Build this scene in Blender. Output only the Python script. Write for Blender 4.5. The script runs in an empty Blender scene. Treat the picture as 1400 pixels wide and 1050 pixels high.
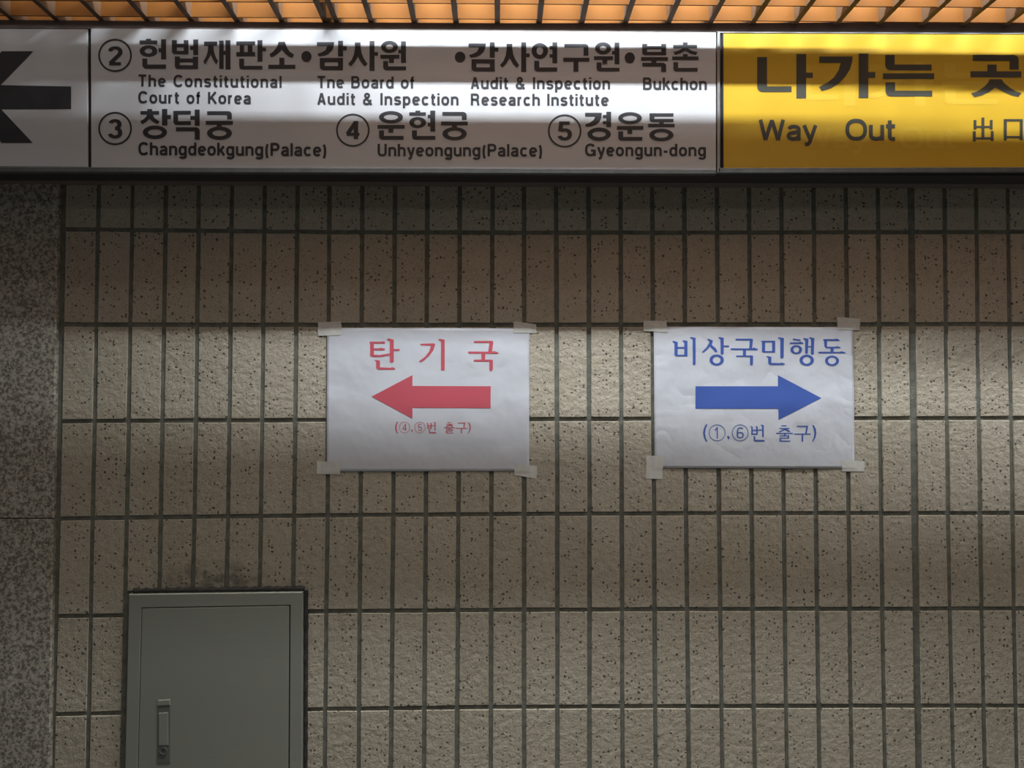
import bpy, bmesh, math, random
from mathutils import Vector, Matrix, noise
from mathutils.geometry import tessellate_polygon

random.seed(7)
S = bpy.context.scene
C = S.collection

# ------------------------------------------------------------------ camera
CAM = Vector((-0.0536, -1.7094, 1.55))
PIT, YAW, ROL = 0.03142, -0.0169, -0.00094
FPX = 1128.0
def _rot(d, inv=False):
    x, y, z = d
    c, s = math.cos(ROL), math.sin(ROL); x, z = c*x - s*z, s*x + c*z
    c, s = math.cos(PIT), math.sin(PIT); y, z = c*y - s*z, s*y + c*z
    c, s = math.cos(YAW), math.sin(YAW); x, y = c*x - s*y, s*x + c*y
    return Vector((x, y, z))
cam_d = bpy.data.cameras.new('camera'); cam = bpy.data.objects.new('camera', cam_d); C.objects.link(cam)
R_, F_, U_ = _rot((1, 0, 0)), _rot((0, 1, 0)), _rot((0, 0, 1))
m = Matrix((R_, U_, -F_)).transposed().to_4x4(); m.translation = CAM
cam.matrix_world = m
cam_d.sensor_width = 36; cam_d.lens = 36*FPX/1400; cam_d.clip_start = 0.02
S.camera = cam
def B(px, py, Y=0.0):
    "where the sight line of a measured point meets the vertical plane y=Y"
    d = _rot(((px-700)/FPX, 1.0, (525-py)/FPX))
    t = (Y-CAM.y)/d.y
    return CAM + d*t
ZC = CAM.z
# ------------------------------------------------------------------ view, world, lights
S.view_settings.view_transform = 'Standard'; S.view_settings.look = 'None'
S.view_settings.gamma = 1; S.view_settings.use_curve_mapping = False
S.view_settings.exposure = 0.45
w = bpy.data.worlds.new('station'); S.world = w; w.use_nodes = True
w.node_tree.nodes['Background'].inputs[0].default_value = (0.75, 0.80, 0.85, 1)
w.node_tree.nodes['Background'].inputs[1].default_value = 0.045

LAMP_U, LAMP_Z = 0.362, 1.0434           # tube, metres in front of the wall / above eye
def area(name, loc, sx, sy, power, col, rot=(0, 0, 0)):
    l = bpy.data.lights.new(name, 'AREA'); l.shape = 'RECTANGLE'; l.size = sx; l.size_y = sy
    l.energy = power; l.color = col
    o = bpy.data.objects.new(name, l); C.objects.link(o); o.location = loc; o.rotation_euler = rot
    return o
TUBES = [(-0.55, 0.66, LAMP_U, 22.5), (0.68, 2.0, LAMP_U-0.014, 20.5)]
tube_lights = []
for (xa, xb, u, p) in TUBES:
    tube_lights.append(area('tube_light', ((xa+xb)/2, -u, ZC+LAMP_Z), xb-xa, 0.012, p, (0.86, 0.94, 1.0), (0, 0, 0)))
area('hall_fill', (0.25, -1.55, ZC+0.93), 2.2, 0.30, 1.6, (1.0, 0.95, 0.89))  # unseen soft fill, added to lift the level on sign and wall
glow = area('sign_fill', (0.2, -0.31, ZC+1.08), 3.6, 0.42, 12.0, (1.0, 0.95, 0.90))  # added fill above the louvre, brightens the sign's dark bands and left panel
row = area('wall_fill', (0.35, -0.95, ZC+0.95), 2.4, 0.16, 2.3, (1.0, 0.93, 0.82)); row.data.spread = math.radians(112)  # added fill for the lower wall, narrow spread keeps it off the sign

# ------------------------------------------------------------------ materials
def mat(name, col, rough=0.6, metal=0.0, spec=None):
    M = bpy.data.materials.new(name); M.use_nodes = True
    b = M.node_tree.nodes['Principled BSDF']
    b.inputs['Base Color'].default_value = (*col, 1); b.inputs['Roughness'].default_value = rough
    b.inputs['Metallic'].default_value = metal
    if spec is not None: b.inputs['Specular IOR Level'].default_value = spec
    return M
class NT:
    def __init__(s, M): s.t = M.node_tree; s.b = s.t.nodes['Principled BSDF']
    def n(s, typ, **kw):
        o = s.t.nodes.new(typ)
        for k, v in kw.items():
            if k.startswith('i_'):
                key = k[2:]; o.inputs[int(key) if key.isdigit() else key.replace('_', ' ')].default_value = v
            else: setattr(o, k, v)
        return o
    def l(s, a, b): s.t.links.new(a, b)
    def math(s, op, a, b=None, clamp=False):
        o = s.n('ShaderNodeMath', operation=op); o.use_clamp = clamp
        for i, v in enumerate((a, b)):
            if v is None: continue
            if isinstance(v, (int, float)): o.inputs[i].default_value = v
            else: s.l(v, o.inputs[i])
        return o.outputs[0]
    def ramp(s, v, a, b, ca=0.0, cb=1.0, smooth=True):
        o = s.n('ShaderNodeMapRange'); o.interpolation_type = 'SMOOTHSTEP' if smooth else 'LINEAR'
        s.l(v, o.inputs[0])
        for i, q in enumerate((a, b, ca, cb)): o.inputs[i+1].default_value = q
        return o.outputs[0]
    def mix(s, f, a, b):
        o = s.n('ShaderNodeMix', data_type='RGBA')
        if isinstance(f, float): o.inputs[0].default_value = f
        else: s.l(f, o.inputs[0])
        for i, v in ((6, a), (7, b)):
            if isinstance(v, tuple): o.inputs[i].default_value = (*v, 1)
            else: s.l(v, o.inputs[i])
        return o.outputs[2]
    def pos(s): return s.n('ShaderNodeNewGeometry').outputs['Position']
    def noise(s, v, sc, det=2, rough=.5):
        o = s.n('ShaderNodeTexNoise', i_Scale=sc, i_Detail=det, i_Roughness=rough); s.l(v, o.inputs['Vector']); return o.outputs[0]
    def vor(s, v, sc):
        o = s.n('ShaderNodeTexVoronoi', i_Scale=sc); s.l(v, o.inputs['Vector']); return o
    def bump(s, h, strength, dist, prev=None):
        o = s.n('ShaderNodeBump', i_Strength=strength, i_Distance=dist); s.l(h, o.inputs['Height'])
        if prev: s.l(prev, o.inputs['Normal'])
        return o.outputs[0]

def tile_material():
    M = mat('glazed_stone_tile', (.5, .45, .38), .62); t = NT(M); p = t.pos()
    rnd = t.n('ShaderNodeObjectInfo').outputs['Random']
    big = t.noise(p, 9, 3); mid = t.noise(p, 55, 4, .6); fine = t.noise(p, 420, 3, .6)
    base = t.mix(t.ramp(big, .35, .65), (.58, .505, .385), (.635, .56, .445))
    base = t.mix(t.math('MULTIPLY', rnd, .75), base, (.52, .45, .34))
    base = t.mix(t.ramp(mid, .3, .7, 0, .45), base, (.70, .625, .50))
    base = t.mix(t.ramp(fine, .45, .72, 0, .42), base, (.30, .265, .21))
    def pits(sc, thr, r0, r1):
        off = t.n('ShaderNodeVectorMath', operation='MULTIPLY_ADD')
        wob = t.n('ShaderNodeTexNoise', i_Scale=sc*1.3); t.l(p, wob.inputs['Vector'])
        t.l(wob.outputs['Color'], off.inputs[0]); off.inputs[1].default_value = (.8/sc,)*3; t.l(p, off.inputs[2])
        v = t.vor(off.outputs[0], sc); sep = t.n('ShaderNodeSeparateColor'); t.l(v.outputs['Color'], sep.inputs[0])
        on = t.math('GREATER_THAN', sep.outputs[0], thr)
        rad = t.ramp(sep.outputs[1], 0, 1, r0, r1, False)
        d = t.math('SUBTRACT', rad, v.outputs['Distance'])
        m_ = t.ramp(d, 0, .09, 0, 1)
        return t.math('MULTIPLY', on, m_)
    a = pits(125, .71, .2, .48); b = pits(270, .60, .18, .46)
    stain_n = t.noise(p, 38, 3)
    pit = t.math('MAXIMUM', a, t.math('MULTIPLY', b, .75))
    base = t.mix(t.math('MULTIPLY', pit, .82), base, (.055, .045, .035))
    # old damp stain above the cabinet
    c0 = B(292, 792)
    dv = t.n('ShaderNodeVectorMath', operation='SUBTRACT'); t.l(p, dv.inputs[0]); dv.inputs[1].default_value = c0
    sc_ = t.n('ShaderNodeVectorMath', operation='MULTIPLY'); t.l(dv.outputs[0], sc_.inputs[0]); sc_.inputs[1].default_value = (1/.14, 0, 1/.045)
    ln = t.n('ShaderNodeVectorMath', operation='LENGTH'); t.l(sc_.outputs[0], ln.inputs[0])
    st = t.math('MULTIPLY', t.ramp(ln.outputs['Value'], .3, 1.1, 1, 0), t.ramp(stain_n, .38, .6, .15, .8))
    base = t.mix(st, base, (.19, .18, .14))
    t.l(base, t.b.inputs['Base Color'])
    n1 = t.bump(t.noise(p, 75, 4, .55), 1.0, .0030)
    n2 = t.bump(fine, .35, .0006, n1)
    n3 = t.bump(t.math('SUBTRACT', 1.0, pit), .6, .0010, n2)
    t.l(n3, t.b.inputs['Normal'])
    t.b.inputs['Specular IOR Level'].default_value = .35
    return M
def grout_material():
    M = mat('grey_mortar', (.15, .15, .14), .9); t = NT(M); p = t.pos()
    c = t.mix(t.ramp(t.noise(p, 60, 4), .3, .7), (.165, .165, .135), (.25, .25, .205))
    t.l(c, t.b.inputs['Base Color']); t.l(t.bump(t.noise(p, 300, 3), .6, .0015), t.b.inputs['Normal'])
    return M
def granite_material():
    M = mat('pink_grey_granite', (.3, .27, .24), .42); t = NT(M); p = t.pos()
    v = t.noise(p, 130, 3, .75); v2 = t.noise(p, 75, 3, .65); v3 = t.noise(p, 260, 2)
    c = t.mix(t.ramp(v, .43, .57), (.58, .53, .43), (.24, .21, .165))
    c = t.mix(t.ramp(v2, .52, .66, 0, .7), c, (.74, .69, .59))
    c = t.mix(t.ramp(v3, .62, .70, 0, .8), c, (.08, .07, .06))
    t.l(c, t.b.inputs['Base Color']); t.l(t.bump(v, .1, .0005), t.b.inputs['Normal'])
    return M
def paper_material(name, crumple):
    M = mat(name, (.80, .81, .86), .75); t = NT(M); p = t.pos()
    t.b.inputs['Specular IOR Level'].default_value = .2
    if crumple:
        a = t.n('ShaderNodeTexNoise', i_Scale=13, i_Detail=2, i_Roughness=.4, i_Distortion=.3); t.l(p, a.inputs['Vector'])
        r = t.math('ABSOLUTE', t.math('SUBTRACT', a.outputs[0], .5))
        nn = t.bump(r, .45, .010)
        nn = t.bump(t.noise(p, 45, 2), .3, .002, nn)
    else:
        nn = t.bump(t.noise(p, 16, 2), .5, .006)
    t.l(nn, t.b.inputs['Normal'])
    return M
def worn(name, col, col2, sc, rough, metal=0, bump=.1):
    M = mat(name, col, rough, metal); t = NT(M); p = t.pos()
    t.l(t.mix(t.ramp(t.noise(p, sc, 4, .6), .35, .68), col, col2), t.b.inputs['Base Color'])
    t.l(t.bump(t.noise(p, sc*12, 2), bump, .0004), t.b.inputs['Normal'])
    return M
def cabinet_material():
    M = mat('grey_cabinet_paint', (.155, .165, .142), .34, .25); t = NT(M); p = t.pos()
    mp = t.n('ShaderNodeMapping'); t.l(p, mp.inputs[0]); mp.inputs['Scale'].default_value = (3, 3, 120)
    br = t.noise(mp.outputs[0], 3, 3)
    t.l(t.mix(t.ramp(br, .3, .7), (.39, .395, .335), (.405, .41, .35)), t.b.inputs['Base Color'])
    t.l(t.ramp(t.noise(p, 7, 1), .3, .7, .30, .36), t.b.inputs['Roughness'])
    return M
M_TILE, M_GROUT, M_GRAN = tile_material(), grout_material(), granite_material()
M_WHITE = worn('white_sign_face', (.62, .62, .635), (.60, .60, .615), 6, .34, 0, .03)
M_YEL = worn('yellow_sign_face', (.68, .42, .028), (.655, .40, .026), 6, .36, 0, .03)
M_GHOST = worn('lighter_yellow_mark', (.71, .455, .038), (.695, .445, .036), 6, .4, 0, .03)
M_BLACK = worn('black_vinyl', (.034, .036, .042), (.042, .044, .05), 30, .38)
M_OLIVE = worn('dark_vinyl_on_yellow', (.052, .052, .04), (.06, .06, .046), 30, .4)
M_CASE = worn('dark_bronze_casing', (.17, .14, .13), (.195, .165, .15), 20, .5)
M_UNDER = worn('matt_black_casing', (.028, .028, .028), (.034, .033, .032), 20, .6)
M_ALU = worn('aluminium_trim', (.33, .34, .34), (.42, .43, .43), 40, .38, .7)
M_RAIL = worn('grey_rail', (.12, .125, .12), (.15, .155, .15), 40, .45, .3)
M_DARKGAP = mat('dark_joint', (.02, .018, .018), .8)
M_LOUVER = worn('orange_brown_louver', (.20, .078, .017), (.185, .07, .015), 25, .7)
M_LOUVER.node_tree.nodes['Principled BSDF'].inputs['Specular IOR Level'].default_value = .1
M_LOUVER_X = worn('brown_louver_rib', (.13, .07, .035), (.11, .06, .03), 25, .7)
M_PAP1, M_PAP2 = paper_material('plain_paper', False), paper_material('crumpled_paper', True)
M_RED = mat('red_ink', (.74, .135, .175), .7, 0, .15); M_BLUE = mat('blue_ink', (.085, .155, .52), .7, 0, .15)
M_TAPE = worn('masking_tape', (.88, .865, .80), (.82, .805, .74), 90, .55, 0, .1)
M_CAB = cabinet_material()
M_SEAL = worn('black_sealant', (.035, .033, .03), (.06, .056, .05), 80, .6, 0, .8)
M_LOCK = mat('dull_lock_metal', (.22, .23, .20), .35, .3)
M_CEIL = worn('dark_ceiling_void', (.10, .09, .08), (.13, .12, .10), 8, .8)
M_PANEL = worn('ceiling_panel', (.35, .33, .30), (.38, .36, .32), 8, .7)
M_TUBE = mat('fixture_white', (.7, .7, .7), .5)
def floor_material():
    M = mat('terrazzo_floor', (.3, .28, .25), .4); t = NT(M); p = t.pos()
    t.l(t.mix(t.ramp(t.noise(p, 140, 3, .7), .42, .6), (.34, .32, .29), (.22, .20, .18)), t.b.inputs['Base Color']); return M
M_FLOOR = floor_material()

# ------------------------------------------------------------------ helpers
def link(name, bm, material, parent=None, smooth=False):
    me = bpy.data.meshes.new(name); bm.normal_update(); bm.to_mesh(me); bm.free()
    if smooth:
        for f in me.polygons: f.use_smooth = True
    me.materials.append(material)
    o = bpy.data.objects.new(name, me); C.objects.link(o)
    if parent:
        o.parent = parent; o.matrix_parent_inverse = parent.matrix_world.inverted()
    return o
def empty(name, loc, label=None, cat=None, kind=None, group=None):
    o = bpy.data.objects.new(name, None); C.objects.link(o); o.location = loc; o.empty_display_size = .05
    o.matrix_world = Matrix.Translation(loc)
    if label: o['label'] = label
    if cat: o['category'] = cat
    if kind: o['kind'] = kind
    if group: o['group'] = group
    return o
def bbox(bm, x0, y0, z0, x1, y1, z1):
    v = [bm.verts.new(c) for c in ((x0,y0,z0),(x1,y0,z0),(x1,y1,z0),(x0,y1,z0),(x0,y0,z1),(x1,y0,z1),(x1,y1,z1),(x0,y1,z1))]
    for f in ((3,2,1,0),(4,5,6,7),(0,1,5,4),(1,2,6,5),(2,3,7,6),(3,0,4,7)): bm.faces.new([v[i] for i in f])
def box(*a):
    bm = bmesh.new(); bbox(bm, *a); return bm
def slab_bm(q, yf, yb, bev=.001, bm=None):
    "plate whose face has the corners q=(TL,TR,BR,BL) as (x,z), front at yf, back at yb, edges eased"
    bm = bm or bmesh.new()
    cx = sum(p[0] for p in q)/4; cz = sum(p[1] for p in q)/4
    sg = [(1,-1),(-1,-1),(-1,1),(1,1)]
    back = [bm.verts.new((p[0], yb, p[1])) for p in q]
    mid = [bm.verts.new((p[0], yf+bev, p[1])) for p in q]
    fr = [bm.verts.new((p[0]+sg[i][0]*bev, yf, p[1]+sg[i][1]*bev)) for i, p in enumerate(q)]
    bm.faces.new(fr[::-1])
    for i in range(4):
        j = (i+1) % 4
        bm.faces.new((mid[i], mid[j], fr[j], fr[i])[::-1]); bm.faces.new((back[i], back[j], mid[j], mid[i])[::-1])
    bm.faces.new(back)
    bmesh.ops.recalc_face_normals(bm, faces=bm.faces)
    return bm
def Q(pts, Y): return [(B(x, y, Y).x, B(x, y, Y).z) for x, y in pts]
def poly_plate(pts, yf, yb):
    bm = bmesh.new()
    a = [bm.verts.new((p[0], yf, p[1])) for p in pts]; b = [bm.verts.new((p[0], yb, p[1])) for p in pts]
    bm.faces.new(a); bm.faces.new(b[::-1])
    for i in range(len(a)):
        j = (i+1) % len(a); bm.faces.new((a[i], b[i], b[j], a[j]))
    bmesh.ops.recalc_face_normals(bm, faces=bm.faces)
    return bm

# ------------------------------------------------------------------ flat print: glyphs drawn stroke by stroke
def arc(cx, cy, rx, ry, a0, a1, n): return [(cx+rx*math.cos(a0+(a1-a0)*k/n), cy+ry*math.sin(a0+(a1-a0)*k/n)) for k in range(n+1)]
def prim(line):
    "one stroke -> list of polygons in drawing units"
    t = line.split(); k = t[0]; v = [float(q) for q in t[1:]]
    if k == 'r': x0, y0, x1, y1 = v; return [[(x0,y0),(x1,y0),(x1,y1),(x0,y1)]]
    if k == 'p': return [[(v[i], v[i+1]) for i in range(0, len(v), 2)]]
    if k == 'o':
        cx, cy, rx, ry, ix, iy = (v+[0, 0])[:6]; n = 40
        if ix == 0: return [arc(cx, cy, rx, ry, 0, 2*math.pi, n)[:-1]]
        a = arc(cx, cy, rx, ry, 0, 2*math.pi, n); b = arc(cx, cy, ix, iy, 0, 2*math.pi, n)
        return [[a[i], a[i+1], b[i+1], b[i]] for i in range(n)]
    if k == 'L':   # down stroke then right stroke, rounded outside corner
        x0, y0, x1, y1, tv, th = v; r = min(tv, th)*.9
        c = arc(x0+r, y1-r, r, r, math.pi/2, math.pi, 5)
        return [[(x0, y0), (x0+tv, y0), (x0+tv, y1-th), (x1, y1-th), (x1, y1)] + c]
    if k == 'K':   # right stroke then down stroke
        x0, y0, x1, y1, th, tv = v; r = min(tv, th)*.9
        c = arc(x1-r, y0+r, r, r, -math.pi/2, 0, 5)
        return [[(x0, y0)] + c + [(x1, y1), (x1-tv, y1), (x1-tv, y0+th), (x0, y0+th)]]
def strokes(src, ox, oy, sc, tr=None):
    out = []
    for chunk in src.split('|'):
        g = []
        for ln in chunk.replace(';', '\n').split('\n'):
            ln = ln.strip()
            if ln: g += [[(ox+x/sc, oy+y/sc) for x, y in pg] for pg in prim(ln)]
        if g: out.append(g)
    return out
def supe(cx, cy, rx, ry, a0, a1, n=None):
    n = n or max(4, int(abs(a1-a0)/14)); out = []
    for k in range(n+1):
        t = math.radians(a0+(a1-a0)*k/n); co, si = math.cos(t), math.sin(t); e = 2/2.35
        out.append((cx+rx*math.copysign(abs(co)**e, co), cy+ry*math.copysign(abs(si)**e, si)))
    return out
# sans-serif capitals 100 high, lower case 73: centre lines, advance width
def A_(*v): return supe(*v)
STEM = lambda x, y0, y1: [(x, y0), (x, y1)]
FONT = {
 'T': (58, [STEM(29, 0, 90), [(2, 92.5), (56, 92.5)]]), 'h': (53, [STEM(8, 0, 100), A_(26.5, 46, 18.5, 19.5, 180, 0)+[(45, 0)]]),
 'n': (53, [STEM(8, 0, 73), A_(26.5, 46, 18.5, 19.5, 180, 0)+[(45, 0)]]), 'o': (54, [A_(27, 36.5, 19.5, 29, 0, 360)]),
 'e': (53, [[(12, 37), (42, 37)], A_(27, 36.5, 19, 29, 0, 318)]), 'c': (51, [A_(27, 36.5, 19, 29, 42, 318)]),
 's': (49, [A_(25, 51.5, 16, 14, 15, 270)+A_(24.5, 22, 17, 14.7, 90, -165)]),
 't': (33, [[(14, 94), (14, 20)]+A_(24, 18, 10, 11, 180, 270)+[(31, 7)], [(2, 66.5), (31, 66.5)]]),
 'i': (16, [STEM(8, 0, 73), STEM(8, 86, 100)]), 'l': (16, [STEM(8, 0, 100)]), 'I': (18, [STEM(9, 0, 100)]),
 'u': (53, [[(8, 73)]+A_(26.5, 27, 18.5, 19.5, 180, 360), STEM(45, 0, 73)]),
 'a': (52, [A_(26, 49, 16.5, 17, 165, 0)+[(42.5, 8), (45, 0)], [(42.5, 42), (27, 38)]+A_(25, 22, 17, 14.6, 90, 270)+[(33, 9), (42.5, 18)]]),
 'r': (31, [STEM(8, 0, 73), A_(25, 45, 17, 20.5, 180, 85)]), 'f': (30, [[(13, 0), (13, 80)]+A_(24, 80, 11, 12.5, 180, 85), [(2, 66.5), (28, 66.5)]]),
 'd': (53, [A_(26, 36.5, 18.5, 29, 0, 360), STEM(45, 0, 100)]), 'b': (53, [A_(27, 36.5, 18.5, 29, 0, 360), STEM(8, 0, 100)]),
 'p': (53, [A_(27, 36.5, 18.5, 29, 0, 360), STEM(8, -27, 73)]), 'g': (53, [A_(26, 36.5, 18.5, 29, 0, 360), [(45, 73), (45, -4)]+A_(26.5, -4, 18.5, 15.5, 0, -160)]),
 'k': (49, [STEM(8, 0, 100), [(43, 73), (12, 30)], [(22, 43), (45, 0)]]), 'y': (50, [[(6, 73), (26, 6)], [(45, 73), (25, -8), (20, -17), (9, -19.5)]]),
 'C': (66, [A_(35, 50, 27, 42.5, 38, 322)]), 'G': (72, [A_(36, 50, 28, 42.5, 38, 345), [(40, 44), (63, 44)], [(64, 51), (64, 0)]]),
 'O': (74, [A_(37, 50, 29, 42.5, 0, 360)]), 'K': (62, [STEM(9, 0, 100), [(54, 100), (13, 38)], [(25, 56), (57, 0)]]),
 'B': (62, [STEM(9, 0, 100), [(9, 92.5), (32, 92.5)]+A_(32, 73.5, 17, 19, 90, -90)+[(9, 54.5)], [(9, 54), (34, 54)]+A_(34, 31, 19, 23.5, 90, -90)+[(9, 7.5)]]),
 'A': (60, [[(8, 0), (29, 98)], [(52, 0), (31, 98)], [(16, 30), (44, 30)]]),
 'R': (64, [STEM(9, 0, 100), [(9, 92.5), (33, 92.5)]+A_(33, 71, 18.5, 21.5, 90, -90)+[(9, 49.5)], [(34, 48), (49, 40), (52, 12), (55, 0)]]),
 'P': (60, [STEM(9, 0, 100), [(9, 92.5), (33, 92.5)]+A_(33, 70, 18.5, 22.5, 90, -90)+[(9, 47.5)]]),
 'U': (63, [[(9, 100)]+A_(31.5, 32, 22.5, 24.5, 180, 360)+[(54, 100)]]), 'W': (92, [[(8, 100), (25, 2)], [(25, 2), (46, 98)], [(46, 98), (67, 2)], [(67, 2), (84, 100)]]),
 '&': (68, [A_(29, 77, 13, 16, 0, 360), [(21, 64), (60, 0)], [(36, 62), (20, 48)]+A_(28, 27, 19.5, 20, 120, 315)+[(52, 30), (54, 44)]]),
 '(': (28, [A_(42, 37, 30, 70, 133, 227)]), ')': (28, [A_(-14, 37, 30, 70, 47, -47)]), '-': (31, [[(3, 36), (28, 36)]]),
 '1': (34, [STEM(26, 0, 100), [(26, 92), (8, 70)]]), '2': (54, [A_(27, 70, 19.5, 22.5, 170, -20)+[(9, 12)], [(4, 7.5), (49, 7.5)]]),
 '3': (54, [A_(26, 73, 17, 19.5, 165, -88), A_(26, 29.5, 19.5, 22, 90, -168)]), '4': (54, [STEM(38, 0, 100), [(38, 96), (8, 30)], [(4, 27), (51, 27)]]),
 '5': (54, [[(46, 92.5), (14, 92.5), (10, 48)], A_(27, 31.5, 19.5, 24, 138, -165)]), '6': (54, [A_(27, 30, 19.5, 22.5, 0, 360), A_(29, 50, 21.5, 42.5, 48, 180)+[(7.5, 30)]]),
}
def stroke_polys(path, t):
    "a centre line of width t as quads, mitred at gentle bends"
    closed = math.dist(path[0], path[-1]) < .01; P = [path[0]]
    for p in path[1:]:
        if math.dist(p, P[-1]) > .05: P.append(p)
    n = len(P); out = []
    def nrm(a, b):
        d = math.dist(a, b); return (-(b[1]-a[1])/d, (b[0]-a[0])/d)
    N = [nrm(P[i], P[i+1]) for i in range(n-1)]; V = []
    for i in range(n):
        if i == 0: a, b = (N[-1] if closed else N[0]), N[0]
        elif i == n-1: a, b = N[-1], (N[0] if closed else N[-1])
        else: a, b = N[i-1], N[i]
        m = (a[0]+b[0], a[1]+b[1]); q = (m[0]**2+m[1]**2) or 1e-6; k = min(2/q, 1.0)
        V.append((m[0]*k, m[1]*k))
    for i in range(n-1):
        p, q, u, v = P[i], P[i+1], V[i], V[i+1]; h = t/2
        out.append([(p[0]+u[0]*h, p[1]+u[1]*h), (p[0]-u[0]*h, p[1]-u[1]*h), (q[0]-v[0]*h, q[1]-v[1]*h), (q[0]+v[0]*h, q[1]+v[1]*h)])
    return out
def latin(text, x0, x1, top, base, top2=None, base2=None, t=15.5, stretch=1.0, sp=34):
    "text set between x0..x1, capitals from top to base -> [(word, polygons)]"
    top2 = top if top2 is None else top2; base2 = base if base2 is None else base2
    sy = (base-top)/100
    adv = lambda ch: sp if ch == ' ' else FONT[ch][0]*stretch
    tot = sum(adv(ch) for ch in text)-1; n = len(text)-1
    ls = ((x1-x0)/sy-tot)/n if n else 0; sx = sy
    if ls < 3 and n: ls = 3; sx = (x1-x0)/(tot+ls*n)
    if not n: sx = (x1-x0)/tot
    out = []; cur = []; X = 0
    for ch in text:
        if ch == ' ': out.append(cur); cur = []
        else:
            for path in FONT[ch][1]:
                for q in stroke_polys([(x*stretch, y) for x, y in path], t):
                    pts = []
                    for x, y in q:
                        px = x0+(X+x)*sx; s_ = (px-x0)/(x1-x0)
                        b_ = base+(base2-base)*s_; pts.append((px, b_-y*sy))
                    cur.append(pts)
        X += adv(ch)+ls
    out.append(cur)
    return list(zip(text.split(' '), out))
def print_set(name, parent, material, Y, groups, hfun=None, label=None, maxedge=None):
    for g in groups: print_obj(name, parent, material, Y, g, (), hfun, label, maxedge)
def print_obj(name, parent, material, Y, polys=(), fonts=(), hfun=None, label=None, maxedge=None):
    if polys and not isinstance(polys[0][0], tuple): polys = [pg for g in polys for pg in g]
    bm = bmesh.new(); k = 0
    for pg in polys:
        pts = [Vector((B(x, y, Y).x, Y-(k % 7)*1.2e-5, B(x, y, Y).z)) for x, y in pg]
        vs = [bm.verts.new(p) for p in pts]
        for t3 in tessellate_polygon([pts]):
            try: bm.faces.new([vs[i] for i in t3])
            except ValueError: pass
        k += 1
    bm.normal_update(); bmesh.ops.triangulate(bm, faces=bm.faces)
    if maxedge:
        for _ in range(6):
            es = [e for e in bm.edges if e.calc_length() > maxedge]
            if not es: break
            bmesh.ops.subdivide_edges(bm, edges=es, cuts=1)
            bmesh.ops.triangulate(bm, faces=bm.faces)
    bm.normal_update()
    for f in bm.faces:
        if f.normal.y > 0: f.normal_flip()
    if hfun:
        for v in bm.verts: v.co.y = hfun(v.co.x, v.co.z)-.0004+(v.co.y-Y)
    o = link(name, bm, material, parent)
    if label: o['label'] = label
    return o

# ------------------------------------------------------------------ back wall of stacked tiles
XT = [133.5,180,225.8,271,316.3,361,406,450,495,539.5,584,628.5,673,716.5,760.5,804.8,848.5,892,936,980.5,1024.5,1068.5,1112.8,1157,1201,1246.5,1292,1335.5,1378.8]
XM = [126.5,173,219.5,265.5,311.5,356.5,402,447.5,492.5,537.5,582,626.5,671.5,716.5,761.8,805.8,850,894,938,983,1027.5,1071.5,1115.5,1160,1204.5,1250.5,1296,1340,1384.5]
XB = [121,168,214.5,260.5,306.5,352.5,398.5,444.5,490.5,535,580,625,671,716.5,762,806,851,896,941,986.5,1031,1075,1119.5,1163.5,1209,1255,1302,1345.5,1389.5]
XT = [86.5]+XT+[1422.2]; XM = [79.5]+XM+[1428.5]; XB = [73.2]+XB+[1433.5]
YX = [90, 180, 440, 720, 1000, 1390]
YR = [[183,185,189,191,191,190],[313,314,317,318,317.7,316.8],[443.5,444,444.4,444.3,443.8,443.2],[576,575.5,574.5,573.3,572.5,571.8],
      [709,708,704.7,703,702,701.8],[842.5,841.5,836,834,833,832.1],[976.7,974.8,969.7,966.6,965.6,965.2],[1111,1108.5,1103,1099.5,1098,1098]]
def lerp_t(x, xs, ys):
    i = 0
    while i < len(xs)-2 and x > xs[i+1]: i += 1
    return ys[i]+(ys[i+1]-ys[i])*(x-xs[i])/(xs[i+1]-xs[i])
def xcol(i, y): return lerp_t(y, [318, 703, 966], [XT[i], XM[i], XB[i]])
def node(i, r):
    x = XM[i]
    for _ in range(3):
        y = lerp_t(x, YX, YR[r]); x = xcol(i, y)
    p = B(x, y, 0); return p.x, p.z
GRID = [[node(i, r) for r in range(8)] for i in range(len(XM))]
wall = link('wall_back', box(-1.0, .003, 0, 3.2, .16, ZC+1.6), M_GROUT); wall['kind'] = 'structure'
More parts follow.
